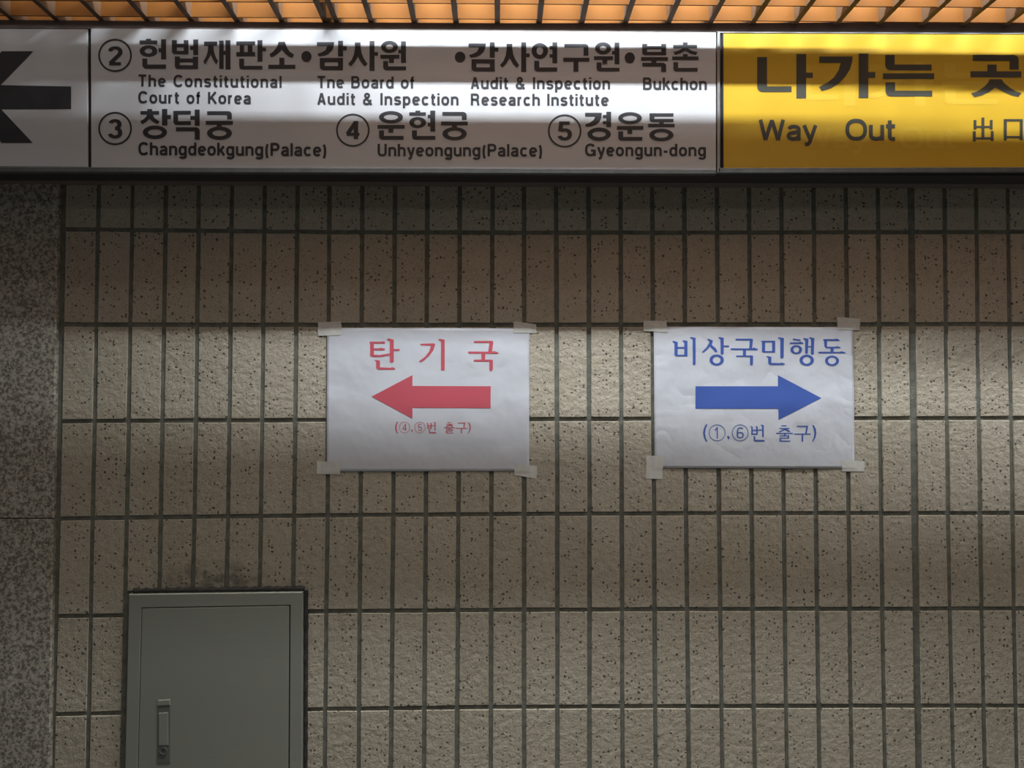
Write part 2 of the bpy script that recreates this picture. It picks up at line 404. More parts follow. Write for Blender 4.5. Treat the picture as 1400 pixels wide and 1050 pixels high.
# cabinet outline on the wall
CABX0, CABX1 = B(171.5, 950).x, B(415.5, 950).x; CABZ1 = B(290, 809).z; CABZ0 = CABZ1-.62
hw = .0045
def jw(i): return .0074 if i == 25+1-0 else hw
tile_n = 0
for i in range(len(XM)-1):
    for r in range(7):
        a, b, c, d = GRID[i][r], GRID[i+1][r], GRID[i+1][r+1], GRID[i][r+1]
        l_, r_ = jw(i), jw(i+1)
        if i == 0: l_ = .0048
        j = lambda: random.uniform(-.0005, .0005)
        q = [[a[0]+l_+j(), a[1]-hw+j()], [b[0]-r_+j(), b[1]-hw+j()], [c[0]-r_+j(), c[1]+hw+j()], [d[0]+l_+j(), d[1]+hw+j()]]
        # cut round the cabinet
        xs = (q[0][0]+q[3][0])/2, (q[1][0]+q[2][0])/2
        g = .0075
        if q[3][1] < CABZ1+g and xs[1] > CABX0-g and xs[0] < CABX1+g:
            if q[0][1] > CABZ1+.01 and (xs[1] > CABX1+.02 or xs[0] < CABX0-.02): pass
            elif xs[0] < CABX0-.02:
                q[1][0] = q[2][0] = min(xs[1], CABX0-g)
            elif xs[1] > CABX1+.02:
                q[0][0] = q[3][0] = max(xs[0], CABX1+g)
            elif q[0][1] > CABZ1+.01:
                q[2][1] = q[3][1] = CABZ1+.002
            else: continue
        dy = random.uniform(-.0006, .0006)
        o = link('tile', slab_bm(q, dy, .0045, .0008), M_TILE, wall); tile_n += 1
# the same tiling beyond the picture, one object
bm = bmesh.new(); KX, KZ = .0677, .1966
xr = GRID[-1][3][0]; zr = [sum(GRID[i][r][1] for i in (3, 15, 28))/3 for r in range(8)]
zs_low = [zr[7]-KZ*k for k in range(5)]; zs_hi = [zr[0]+KZ*k for k in range(0, 5)]
xs_mid = [sum((GRID[i][r][0] for r in (2, 5)))/2 for i in range(len(XM))]
def t_(x0, x1, z1, z0):
    if z1-z0 > .03 and x1-x0 > .02: slab_bm([(x0+hw, z1-hw), (x1-hw, z1-hw), (x1-hw, z0+hw), (x0+hw, z0+hw)], 0, .0045, .0008, bm)
for k in range(20):
    for r in range(7): t_(xr+KX*k, xr+KX*(k+1), zr[r], zr[r+1])
allx = xs_mid+[xr+KX*k for k in range(1, 21)]
for z in range(len(zs_low)-1):
    for i in range(len(allx)-1):
        if zs_low[z+1] < .1: continue
        if zs_low[z] > CABZ0 and allx[i+1] > CABX0 and allx[i] < CABX1: continue
        t_(allx[i], allx[i+1], zs_low[z], zs_low[z+1])
for z in range(len(zs_hi)-1):
    for i in range(len(allx)-1): t_(allx[i], allx[i+1], zs_hi[z+1], zs_hi[z])
so = link('tile_field', bm, M_TILE, wall); so['kind'] = 'stuff'

# dark expansion joint and granite wall at the left
g = link('trim_1', poly_plate([(B(78, 250).x-.03, ZC+1.0), (B(86.5, 250).x+.006, ZC+1.0), (B(73.5, 1040).x+.006, ZC-.7), (B(73.5, 1040).x+.006, 0), (B(66, 1040).x-.03, 0)], .0035, .02), M_DARKGAP)
g['kind'] = 'structure'
GY = -.009
lw = empty('wall_left', (-1.5, .05, 0), kind='structure')
def gx(py, px): return B(px, py, GY).x
e_top, e_mid, e_bot = (B(77.8, 316, GY)), (B(72.3, 709, GY)), (B(66.8, 1040, GY))
sl = (e_top.x-e_bot.x)/(e_top.z-e_bot.z)
ex = lambda z: e_mid.x+sl*(z-e_mid.z)
zj = e_mid.z
for (za, zb) in ((zj+.0008, ZC+1.0), (zj-1.0+.0016, zj-.0008), (.0, zj-1.0)):
    xa = -1.32
    for (u0, u1) in ((xa, None), (xa-.75, xa-.0016)):
        r0 = ex(zb) if u1 is None else u1; r1 = ex(za) if u1 is None else u1
        link('granite_slab', slab_bm([(u0, zb), (r0, zb), (r1, za), (u0, za)], GY, .02, .0018), M_GRAN, lw)
link('backing', box(-2.07, .02, 0, -.99, .16, ZC+1.0), M_GROUT, lw)

fl = link('floor', box(-3.2, -5, -.1, 3.2, .16, 0), M_FLOOR); fl['kind'] = 'structure'

# ------------------------------------------------------------------ signs
SY = -.12            # sign face
def rail(px0, px1, pyt0, pyt1, pyb0, pyb1, yf, yb, m_, par, name):
    return link(name, slab_bm(Q([(px0, pyt0), (px1, pyt1), (px1, pyb1), (px0, pyb0)], yf), yf, yb, .0008), m_, par)
b0 = B(980, 235.3, SY); ztop = B(600, 31.8, SY).z
sign = empty('direction_sign', (B(450, 235, SY).x, -.06, b0.z),
             'long white wall sign listing numbered exits in Korean and English, with black left arrow', 'sign')
XL = B(-330, 235, SY).x; XR = B(980, 140, SY).x
zb_l, zb_r = B(0, 235, SY).z, B(980, 237, SY).z
ZB = (zb_l+zb_r)/2
link('casing', box(XL, SY+.006, ZB+.001, XR, -.052, B(500, 40, SY).z), M_UNDER, sign)
link('mounting_rail', box(XL, -.052, ZB+.006, XR, -.001, B(500, 60, SY).z), M_CASE, sign)
rail(-330, 979.5, 226.5, 232.2, 233.6, 237.6, SY-.003, SY+.01, M_RAIL, sign, 'bottom_rail')
fb = rail(-330, 1720, 30.0, 31.0, 37.5, 44.5, SY-.001, -.02, M_CASE, None, 'trim_2')
bpy.data.objects.remove(fb)
# head trim: dark fascia over both signs, follows their top edge
xs = [-330, 0, 350, 700, 1050, 1400, 1720]; yt = [24.5, 27.3, 30.3, 32.0, 31.5, 29.3, 27]; yb_ = [37.5, 38.4, 41.2, 43.8, 43.6, 44.2, 46]
bm = bmesh.new(); rows = []
for x, a, c in zip(xs, yt, yb_):
    p, q = B(x, a, SY), B(x, c, SY)
    rows.append([bm.verts.new(k) for k in ((p.x, SY-.001, p.z), (q.x, SY-.001, q.z), (q.x, -.02, q.z), (p.x, -.02, p.z))])
for a, c in zip(rows, rows[1:]):
    for k in range(4): bm.faces.new((a[k], c[k], c[(k+1) % 4], a[(k+1) % 4]))
bm.faces.new(rows[0]); bm.faces.new(rows[-1][::-1]); bmesh.ops.recalc_face_normals(bm, faces=bm.faces)
tr = link('trim_2', bm, M_CASE); tr['kind'] = 'structure'

PF = SY-.002
arrow_panel = link('arrow_panel', slab_bm(Q([(-330, 38.0), (119.3, 39.9), (119.8, 228.2), (-330, 226)], PF), PF, SY+.006, .0008), M_WHITE, sign)
text_panel = link('text_panel', slab_bm(Q([(124, 39.0), (979, 44.3), (979, 232.3), (124.6, 228.8)], PF), PF, SY+.006, .0008), M_WHITE, sign)
link('panel_joint', slab_bm(Q([(119.2, 38.5), (124.2, 38.5), (124.8, 229), (119.7, 229)], SY), SY+.002, SY+.007, .0003), M_DARKGAP, sign)
PP = PF-.0004
print_obj('arrow_mark', arrow_panel, M_BLACK, PP, [[[(45.5,70),(2.5,70),(-60,132.5),(2.5,195.3),(44.8,195.3),(1.5,149.3),(97.2,149),(97.2,118.2),(0.5,116.3)]]], label='black arrow pointing left')
WA = {
 'A': (180, 45, 10, '''r 195 80 265 110;r 108 102 350 152;o 230 246 120 78 52 36;r 402 86 470 360;r 368 208 404 264;L 146 350 470 488 68 56|
L 550 98 776 290 68 45;r 712 98 776 290;r 618 148 712 195;r 842 90 910 300;r 800 178 844 234;L 590 322 908 492 68 50;r 836 326 908 492;r 650 350 840 400|
r 990 118 1170 175;p 1045 175 1112 175 1105 230 1060 330 1008 430 980 390 1025 310 1042 240;p 1060 175 1115 175 1125 250 1150 330 1182 385 1158 432 1110 360 1080 290;r 1196 105 1258 492;r 1283 100 1350 500;r 1256 245 1285 300'''),
 'B': (310, 45, 10, '''r 130 115 388 168;r 130 262 388 318;r 178 166 236 264;r 286 166 350 264;r 420 100 488 390;r 486 200 538 252;L 170 352 488 498 68 48|
p 708 122 795 122 820 190 860 255 920 295 900 338 850 325 800 285 752 230 700 280 650 315 605 332 583 292 640 250 690 185;r 718 340 788 440;r 568 435 938 490|o 1090 322 70 75'''),
 'C': (425, 45, 10, '''p 82 125 320 125 312 185 290 240 240 285 180 310 110 320 88 285 150 265 200 235 225 178 82 178;r 372 108 440 322;r 438 182 490 238;L 122 342 440 508 68 55;r 122 342 440 398;r 372 342 440 508|
p 602 130 680 130 680 200 668 270 640 330 600 400 545 458 510 422 560 365 590 290 602 210;p 640 200 682 200 695 280 725 350 775 425 742 458 690 405 640 315;r 802 110 870 516;r 868 262 918 312'''),
 'C2': (425, 45, 10, '''o 1075 190 115 82 50 36;r 950 298 1210 350;r 1068 348 1135 412;r 1232 114 1300 410;r 1196 230 1234 280;L 988 384 1302 510 68 52'''),
 'D': (720, 45, 10, '''o 180 245 112 108 45 55;r 352 128 418 415;r 315 178 354 226;r 315 290 354 338;L 104 382 418 528 68 56|
K 515 150 845 310 48 66;r 500 340 858 392;r 640 390 708 530|o 1045 210 110 82 48 35;r 920 318 1180 368;r 1035 366 1102 428;r 1202 132 1268 428;r 1168 246 1204 296;L 956 402 1270 526 68 50'''),
 'E': (840, 45, 10, '''o 210 340 70 75|L 380 150 708 304 68 44;r 640 150 708 304;r 448 180 640 220;r 364 330 732 380;r 508 378 575 410;K 382 408 708 534 50 68|
r 936 130 1000 165;r 803 163 1130 210;p 936 205 1000 205 1060 245 1135 262 1115 302 1040 285 970 245 900 280 830 300 805 262 870 245;r 936 290 1002 325;r 790 322 1150 370;L 805 400 1138 528 66 50'''),
 'F': (185, 140, 10, '''r 163 90 230 120;r 70 118 325 166;p 163 160 235 160 260 210 332 262 305 298 250 270 192 225 150 265 95 300 65 258 120 225 150 190;r 365 90 438 315;r 436 172 488 228;o 268 408 166 92 96 42|
L 520 115 760 308 65 52;r 520 115 760 165;r 812 98 880 318;r 752 185 814 238;K 555 340 880 510 55 68|K 982 120 1320 232 52 66;r 962 252 1335 305;r 1112 303 1180 337;o 1150 420 170 92 95 42'''),
 'G': (510, 140, 10, '''o 245 202 164 84 96 38;r 62 308 432 358;r 210 356 278 415;L 82 382 418 510 68 52|r 580 112 645 140;r 495 135 722 182;o 610 275 115 76 50 36;r 782 112 850 398;r 748 170 784 218;r 748 280 784 328;L 532 382 852 510 68 52|
K 948 130 1280 240 52 66;r 930 262 1295 314;r 1078 312 1148 347;o 1115 428 166 90 94 44'''),
 'H': (790, 140, 10, '''p 100 142 328 142 322 210 295 270 240 310 180 328 115 336 98 300 160 280 215 240 240 192 100 192;r 390 128 455 338;r 343 172 392 216;r 343 255 392 298;o 292 435 160 92 93 40|
o 714 215 162 82 98 38;r 534 322 896 374;r 678 372 744 430;L 552 396 882 524 68 52|L 980 148 1308 270 66 45;r 980 148 1308 192;r 1112 268 1175 294;r 962 292 1325 338;o 1142 445 165 86 95 38'''),
}
def G(k): return strokes(WA[k][3], *WA[k][:3])
def mapped(gs, fn): return [[[fn(q) for q in pg] for pg in g] for g in gs]
def shifted(gs, dx, dy): return mapped(gs, lambda q: (q[0]+dx, q[1]+dy))
print_set('character', text_panel, M_BLACK, PP, G('A')+G('B')+G('C')+G('C2'))
o2 = strokes('o 629 78 7.2 7.4', 0, 0, 1)
print_set('character', text_panel, M_BLACK, PP, o2+shifted(G('C'), 207.4, 1.8)+G('D')+G('E'))
print_set('character', text_panel, M_BLACK, PP, G('F'))
print_set('character', text_panel, M_BLACK, PP, G('G'))
print_set('character', text_panel, M_BLACK, PP, G('H'))
for txt, x0, x1, t0, b0_, t1, b1, sp in (
    ('The Constitutional', 189, 385, 102, 118.2, 103.6, 120, 1.12), ('Court of Korea', 189, 343, 124.8, 141, 125.8, 142.4, 1.12),
    ('Tne Board of', 433.7, 566.5, 104, 120.2, 104.6, 120.9, 1.12), ('Audit & Inspection', 433.7, 626.8, 127, 143.2, 127.6, 143.9, 1.12),
    ('Audit & Inspection', 643.5, 834, 105.3, 121.6, 105.8, 122.2, 1.12), ('Research Institute', 643.5, 832, 128, 144, 128.4, 144.6, 1.12),
    ('Bukchon', 878.8, 966.3, 106, 122.7, 106.3, 123, 1.14), ('Changdeokgung(Palace)', 189, 446.8, 194.4, 212, 196.5, 213.6, 1.08),
    ('Unhyeongung(Palace)', 516, 741.8, 196.6, 213.6, 197, 214, 1.08), ('Gyeongun-dong', 799.8, 965, 196.5, 213.4, 196.7, 213.6, 1.08)):
    for wd, F in latin(txt, x0, x1, t0, b0_, t1, b1, 19.5, 1.22): print_obj('word', text_panel, M_BLACK, PP, F, label='the word "%s"' % wd)
for d, cx, cy, x0, x1, t0, b0_ in (('2', 157.3, 75.6, 147.8, 166.8, 63.5, 89), ('3', 157.3, 175.6, 148, 166.8, 163, 189), ('4', 482.4, 178, 472.5, 492.2, 165.5, 190.3), ('5', 772, 179, 762.3, 781.3, 166.2, 191.8)):
    print_obj('circled_number', text_panel, M_BLACK, PP, strokes('o %g %g 23 22.7 20.6 20.3' % (cx, cy), 0, 0, 1)[0]+latin(d, x0, x1, t0, b0_, t=16.5)[0][1], label='number %s in a thin ring' % d)

# yellow exit sign
ys = empty('exit_sign', (B(1300, 235, SY).x, -.06, ZB), 'yellow way out sign with black Korean, English and Chinese lettering', 'sign')
XY1 = B(1720, 140, SY).x
link('casing', box(XR+.0005, SY+.006, ZB+.001, XY1, -.052, B(1200, 45, SY).z), M_UNDER, ys)
link('mounting_rail', box(XR+.0005, -.052, ZB+.006, XY1, -.001, B(1200, 60, SY).z), M_CASE, ys)
bm = slab_bm(Q([(980.6, 42.6), (984.8, 42.8), (985, 235), (980.8, 236)], SY-.004), SY-.004, SY+.006, .001)
link('side_trim', bm, M_ALU, ys)
link('side_trim_groove', slab_bm(Q([(984.8, 45), (987.6, 45), (987.8, 230), (985, 230)], SY-.001), SY-.0005, SY+.006, .0003), M_DARKGAP, ys)
link('side_trim', slab_bm(Q([(987.6, 44.8), (989.2, 44.8), (989.4, 230), (987.8, 230)], SY-.003), SY-.003, SY+.006, .0004), M_UNDER, ys)
link('top_lip', slab_bm(Q([(984.8, 43.4), (1720, 46.3), (1720, 47.6), (984.8, 44.9)], SY-.003), SY-.003, SY+.006, .0004), M_ALU, ys)
rail(982, 1720, 229.6, 227.5, 236.3, 234.2, SY-.004, SY+.01, M_RAIL, ys, 'bottom_rail')
yp = link('panel', slab_bm(Q([(989, 44.9), (1720, 47.2), (1720, 228.5), (989, 230.2)], PF), PF, SY+.006, .0006), M_YEL, ys)
Y1 = (1025, 65, 10); Y2 = (1150, 65, 10)
NA = strokes('L 102 130 572 608 135 78;r 638 88 772 694;r 770 342 862 416|p 950 122 1408 122 1400 200 1370 300 1310 395 1220 490 1100 560 985 595 948 540 1060 480 1150 410 1215 310 1245 208 950 208', *Y1)
GA = strokes('r 240 80 372 690;r 370 334 468 414|L 602 100 1238 312 130 80;r 572 352 1272 430;L 606 474 1246 668 132 78', *Y2)
GO = strokes('K 392 130 1218 395 108 165;r 655 305 822 430;r 350 425 1265 535;p 700 568 910 568 960 640 1060 720 1170 785 1268 818 1215 885 1100 860 960 800 800 715 680 800 560 855 425 888 362 820 480 785 600 700 660 640', 1300, 65, 13.12)
CH = strokes('r 585 220 642 640;r 435 268 490 448;r 745 268 800 448;r 488 380 747 416;r 420 482 478 678;r 762 480 820 668;r 476 598 764 638|r 1012 248 1072 656;r 1318 248 1378 652;r 1070 248 1320 292;r 1070 574 1320 612', 1300, 145, 14)
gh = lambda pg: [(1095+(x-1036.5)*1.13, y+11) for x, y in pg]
print_set('lighter_mark', yp, M_GHOST, PF-.0002, mapped(NA+GA, lambda q: gh([q])[0]))  # offset, enlarged copies of the lettering in slightly lighter yellow
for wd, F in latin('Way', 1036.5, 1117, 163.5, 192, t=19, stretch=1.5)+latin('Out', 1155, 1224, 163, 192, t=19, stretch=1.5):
    print_obj('lighter_mark', yp, M_GHOST, PF-.0002, [gh(p) for p in F])
print_set('character', yp, M_OLIVE, PP, NA+GA+GO+CH)
for wd, F in latin('Way', 1036.5, 1117, 163.5, 192, t=18.5, stretch=1.5)+latin('Out', 1155, 1224.3, 162.8, 192, t=18.5, stretch=1.5):
    print_obj('word', yp, M_OLIVE, PP, F, label='the word "%s"' % wd)

# ------------------------------------------------------------------ louvred ceiling
ZL0, ZL1 = ZC+.7573, ZC+.805
ceil = empty('ceiling', (0, -.4, ZL0), kind='structure')
YS = [.0715, .132, .1925, .2431, .2845, .2915, .352, .412, .472, .532, .588]
X0, X1 = -1.9, 2.3
for u in YS:
    link('louver_slat', box(X0, -u-.0017, ZL0, X1, -u+.0017, ZL1), M_LOUVER, ceil)
P_ = [-44,19,79,140,202,262,324,385,444,507,566,623,680,737.5,796,856,915,972.5,1031,1090,1147.5,1206,1266,1324,1382.5,1441,1500]
def xl(px):
    d = _rot(((px-700)/FPX, 1, (525-28)/FPX)); t = (ZL0-CAM.z)/d.z; return (CAM+d*t).x
xc = [xl(p) for p in P_]
xc = [xc[0]-.0825*k for k in range(6, 0, -1)]+xc+[xc[-1]+.0825*k for k in range(1, 9)]+[xl(444)+.022]
for x in xc:
    link('louver_rib', box(x-.0052, -.59, ZL0-.0012, x+.0052, -.066, ZL1+.001), M_LOUVER_X, ceil)
link('ceiling_edge', box(X0, -.61, ZL0-.004, X1, -.592, ZC+1.14), M_CASE, ceil)
link('ceiling_panel', box(X0, -5, ZC+1.14, X1, .0, ZC+1.18), M_CEIL, ceil)
link('ceiling_panel', box(X0, -5, ZC+.98, X1, -.61, ZC+1.0), M_PANEL, ceil)
for (xa, xb, u, p), tl in zip(TUBES, tube_lights):
    f = empty('fluorescent_light', ((xa+xb)/2, -u, ZC+LAMP_Z+.003),
              'white tube light above the ceiling louvre, %s' % ('over the white sign' if xa < 0 else 'over the yellow sign'), 'light')
    link('housing', box(xa-.01, -u-.03, ZC+LAMP_Z+.012, xb+.01, -u+.03, ZC+1.13), M_TUBE, f)
    link('reflector', box(xa-.005, -u-.018, ZC+LAMP_Z+.004, xb+.005, -u+.018, ZC+LAMP_Z+.012), M_TUBE, f)
    tl.parent = f; tl.matrix_parent_inverse = f.matrix_world.inverted()
hl = empty('fill_light', (.25, -1.55, ZC+.935), 'wide flat fill light added over the passage, out of view', 'light')
link('housing', box(-.9, -1.72, ZC+.935, 1.4, -1.38, ZC+.98), M_TUBE, hl)  # unseen body made for the passage fill
ho = bpy.data.objects['hall_fill']; ho.parent = hl; ho.matrix_parent_inverse = hl.matrix_world.inverted()

sheet_ = link('fill_backing', box(-1.65, -.53, ZC+1.085, 2.05, -.08, ZC+1.088), M_TUBE, ceil)  # unseen white sheet added as backing for the sign's fill light
glow.parent = sheet_; glow.matrix_parent_inverse = sheet_.matrix_world.inverted()
rl = empty('fill_light', (.35, -.95, ZC+.955), 'long narrow fill light added to brighten the lower wall, out of view', 'light')
link('housing', box(-.9, -1.05, ZC+.955, 1.6, -.85, ZC+.98), M_TUBE, rl)  # unseen body made for the lower wall fill
row.parent = rl; row.matrix_parent_inverse = rl.matrix_world.inverted()

# ------------------------------------------------------------------ paper notices
def notice(name, corners, label, material, seed, amp, tapes, prints):
    q = Q(corners, -.004); o0 = Vector((sum(p[0] for p in q)/4, -.002, min(p[1] for p in q)))
    root = empty('paper_notice', o0, label, 'notice')
    (ax, az), (bx, bz), (cx, cz), (dx, dz) = q
    W = bx-ax; H = az-dz
    def h(x, z):
        s = min(1, max(0, (x-ax)/W)); t = min(1, max(0, (z-dz)/H))
        e = min(1, 4*min(s, 1-s)+2.5*min(t, 1-t))
        n = noise.noise(Vector((x*7+seed, 0, z*7)))*amp + noise.noise(Vector((x*19+seed, 3, z*19)))*amp*.45
        return -.0012-.0012*e-max(-.0010, n*e*.6)
    bm = bmesh.new(); NX, NZ = 72, 50; vv = []
    for j in range(NZ+1):
        t = j/NZ; row = []
        for i in range(NX+1):
            s = i/NX
            x = (dx+(cx-dx)*s)*(1-t)+(ax+(bx-ax)*s)*t; z = (dz+(cz-dz)*s)*(1-t)+(az+(bz-az)*s)*t
            row.append(bm.verts.new((x, h(x, z), z)))
        vv.append(row)
    for j in range(NZ):
        for i in range(NX): bm.faces.new((vv[j][i], vv[j][i+1], vv[j+1][i+1], vv[j+1][i]))
    sheet = link('sheet', bm, material, root, True)
    md = sheet.modifiers.new('thickness', 'SOLIDIFY'); md.thickness = .0002; md.offset = -1 if False else 1
    md.offset = -1
    for nm, mt, polys, fonts, lb in prints:
        print_set(nm, sheet, mt, -.004, polys, h, lb, .009)
        for wd, F in fonts: print_obj('digit', sheet, mt, -.0042, F, hfun=h, maxedge=.009)
    for tp in tapes:
        pts = Q(tp, -.0045); bm = bmesh.new(); n = 6; rows = []
        (ax_, az_), (bx_, bz_), (cx_, cz_), (dx_, dz_) = pts
        for j in range(n+1):
            t = j/n; row = []
            for i in range(n+1):
                s = i/n; x = (dx_+(cx_-dx_)*s)*(1-t)+(ax_+(bx_-ax_)*s)*t; z = (dz_+(cz_-dz_)*s)*(1-t)+(az_+(bz_-az_)*s)*t
                ins = min(x-ax, bx-x, z-dz, az-z)
                f_ = min(1, max(0, (ins+.006)/.006))
                y = -.0010*(1-f_)+(h(x, z)-.0005)*f_
                y = min(y, -.0009)-.00008*random.random()
                # ragged cut ends
                if i in (0, n) and 0 < j < n: x += random.uniform(-.0009, .0009)
                row.append(bm.verts.new((x, y, z)))
            rows.append(row)
        for j in range(n):
            for i in range(n): bm.faces.new((rows[j][i], rows[j][i+1], rows[j+1][i+1], rows[j+1][i]))
        t_o = link('tape_strip', bm, M_TAPE, root)
        md = t_o.modifiers.new('thickness', 'SOLIDIFY'); md.thickness = .00012; md.offset = -1
    return root
c5 = lambda pts, ox, oy: [(ox+x/4.118, oy+y/4.118) for x, y in pts]
P1 = (495, 455, 7)
T1 = strokes('''r 72 84 218 102;r 110 148 215 166;r 76 88 112 222;p 76 215 112 208 170 212 268 195 268 212 190 228 100 230;p 185 84 200 79 214 86;p 165 148 180 142 205 150
p 238 56 262 54 302 66 302 275 282 288 264 275 264 80 240 68;r 300 154 358 172;p 114 258 170 264 170 330 270 334 290 328 316 340 312 352 150 352 134 335 134 275|
p 556 104 690 100 700 112 680 170 640 220 590 265 560 282 545 278 548 268 600 230 640 180 660 122 558 118;p 728 60 750 58 790 66 790 350 772 362 754 350 756 84 732 70|
p 1066 82 1080 78 1245 76 1256 86 1244 182 1208 182 1218 96 1072 96;p 1010 184 1025 178 1245 180 1262 174 1308 188 1300 200 1020 198;r 1142 196 1178 262;p 1066 262 1076 256 1230 256 1252 262 1252 350 1232 368 1218 352 1218 274 1070 274''', *P1)
A1 = [[c5([(362,503),(592,382),(592,443),(1033,445),(1032,568),(592,566),(592,627)], 420, 420)]]
SMALL = '''p 135 80 118 80 95 130 89 172 97 220 118 260 135 264 118 225 109 172 116 125|o 239 168 88 88 82 82|o 356 214 11 12;p 362 212 373 222 352 252|o 484 168 88 88 82 82|
r 603 104 618 188;p 588 100 603 98 618 106 618 112;r 655 104 671 188;p 643 98 660 97 671 106 671 112;r 603 136 655 147;r 603 176 655 188;r 671 134 718 144;p 700 84 718 82 736 90 736 208 727 220 718 210 718 98
p 620 204 645 208 645 244 735 244 747 252 742 260 640 260 628 250 628 214|r 925 89 980 98;r 903 117 1012 126;p 958 124 976 124 1018 153 1006 162 962 138 905 164 893 158
r 868 169 1045 179;r 951 178 967 197;r 903 195 1006 204;r 991 203 1006 229;r 903 219 993 228;r 903 227 919 262;r 915 252 1018 262|
p 1088 95 1200 93 1206 100 1191 185 1175 185 1187 105 1088 104;r 1060 177 1235 187;r 1139 186 1156 262|p 1250 86 1268 90 1290 130 1295 175 1286 220 1262 262 1248 266 1268 225 1276 175 1268 130'''
sm2 = strokes(SMALL, 950, 570, 7.78)
to1 = lambda p: (540.2+(p[0]-950-90/7.78)*.667, 576.6+(p[1]-570-80/7.78)*.675)
sm1 = mapped(sm2, to1)
d4, d5 = to1((950+239/7.78, 570+168/7.78)), to1((950+484/7.78, 570+168/7.78))
notice('paper_notice', [(446.7, 448.0), (723.7, 448.6), (723.5, 644.0), (446.2, 644.6)],
       'white paper notice with red left-pointing arrow and red Korean lettering, taped to the tiles', M_PAP1, 2.3, .0020,
       [c5([(58,85),(190,77),(190,157),(60,160)], 420, 420), c5([(1161,78),(1290,95),(1292,145),(1161,143)], 420, 420),
        c5([(53,867),(186,873),(184,942),(51,940)], 420, 420), c5([(1170,885),(1298,895),(1290,966),(1165,945)], 420, 420)],
       [('character', M_RED, T1, (), None), ('arrow_mark', M_RED, A1, (), 'red arrow pointing left'),
        ('small_character', M_RED, sm1, latin('4', d4[0]-3.3, d4[0]+3.3, d4[1]-5, d4[1]+5, t=8)+latin('5', d5[0]-3.1, d5[0]+3.1, d5[1]-5, d5[1]+5, t=8), None)])
P2 = (910, 452, 10.77); P3 = (1035, 452, 10.77)
T2 = strokes('''p 100 155 120 150 180 168 178 355 275 355 275 180 246 150 262 142 322 150 322 378 150 378 130 355 132 190 105 168;r 176 240 278 264;p 358 100 380 95 442 104 442 490 424 508 402 495 398 130 362 108|
p 612 125 640 120 698 148 680 210 740 258 765 305 752 320 735 315 655 235 600 290 560 322 535 325 540 310 600 250 645 175 640 155;p 776 100 800 95 858 106 856 340 832 356 812 340 810 130 780 110;r 854 218 936 240;o 753 432 105 82 58 52|
p 1028 128 1045 118 1270 118 1290 126 1275 270 1232 270 1242 145 1035 142;p 955 268 970 260 1270 262 1300 248 1364 270 1350 288 965 284;r 1140 282 1186 370;p 1035 375 1050 366 1265 364 1290 372 1288 495 1265 516 1244 498 1244 388 1045 386''', *P2)
T2 += strokes('''r 76 150 122 300;r 76 148 270 172;r 225 160 270 322;L 76 290 240 322 46 22;p 58 158 75 148 90 160 90 172;p 312 102 330 96 398 108 396 395 368 410 346 398 346 130 318 115;p 140 378 160 374 214 384 214 475 340 478 370 470 418 490 405 504 200 504 170 485 166 395 145 390|
p 526 122 545 116 645 130 645 148 620 150 535 140;p 482 182 495 172 620 170 645 162 690 182 680 194 490 194;o 582 278 86 66 42 42;p 680 115 700 108 760 120 752 330 732 346 712 332 712 140 684 128;p 760 102 790 98 845 110 838 345 816 358 796 345 798 130;r 750 226 800 246;o 735 435 105 82 58 52|
p 972 132 990 124 1140 124 1180 116 1224 138 1215 150 980 146;p 990 140 1035 140 1035 236 1150 236 1190 228 1238 244 1228 258 1020 258 996 235;r 1085 256 1132 314;p 900 320 915 310 1220 312 1250 303 1312 322 1300 334 915 334;o 1106 443 104 76 60 50''', *P3)
A2 = [[c5([(375,445),(840,445),(840,383),(1083,511),(844,634),(842,572),(375,571)], 860, 420)]]
f1, f6 = (950+239/7.78, 570+168/7.78), (950+484/7.78, 570+168/7.78)
notice('paper_notice', [(894.0, 446.3), (1167.2, 447.3), (1168.9, 640.6), (895.2, 639.9)],
       'crumpled white paper notice with blue right-pointing arrow and blue Korean lettering, taped to the tiles', M_PAP2, 9.1, .0034,
       [c5([(82,75),(213,75),(215,140),(84,133)], 860, 420), c5([(1178,53),(1306,65),(1303,128),(1176,125)], 860, 420),
        c5([(100,836),(195,838),(190,968),(98,966)], 860, 420), c5([(1203,860),(1330,868),(1330,925),(1202,925)], 860, 420)],
       [('character', M_BLUE, T2, (), None), ('arrow_mark', M_BLUE, A2, (), 'blue arrow pointing right'),
        ('small_character', M_BLUE, sm2, latin('1', f1[0]-4.6, f1[0]+1.4, f1[1]-8, f1[1]+8, t=8)+latin('6', f6[0]-5.4, f6[0]+5.4, f6[1]-8, f6[1]+8, t=8), None)])

# ------------------------------------------------------------------ wall cabinet
CY = -.013
cb = empty('wall_cabinet', ((CABX0+CABX1)/2, 0, CABZ0), 'grey metal wall cabinet with locked door, set into the tiles at lower left', 'cabinet')
ft, fz = B(176, 813, CY), B(413.5, 809.8, CY)
xl0, xl1 = B(176.0, 813, CY).x, B(169.5, 1045, CY).x
slope = (xl0-xl1)/(B(176, 813, CY).z-B(169.5, 1045, CY).z)
xr0 = B(414, 811, CY).x; xr1 = B(413.2, 1045, CY).x; slr = (xr0-xr1)/(B(414, 811, CY).z-B(413.2, 1045, CY).z)
z_tl, z_tr = B(176, 812.5, CY).z, B(414, 809.3, CY).z
xl_ = lambda z: xl0+slope*(z-z_tl)*.6; xr_ = lambda z: xr0+slr*(z-z_tr)
d_tl, d_tr = B(193.2, 830.8, CY), B(397, 827.2, CY)
d_bl, d_br = B(188, 1045, CY), B(395.8, 1045, CY)
dsl = (d_tl.x-d_bl.x)/(d_tl.z-d_bl.z); dsr = (d_tr.x-d_br.x)/(d_tr.z-d_br.z)
dzb = CABZ0+.03
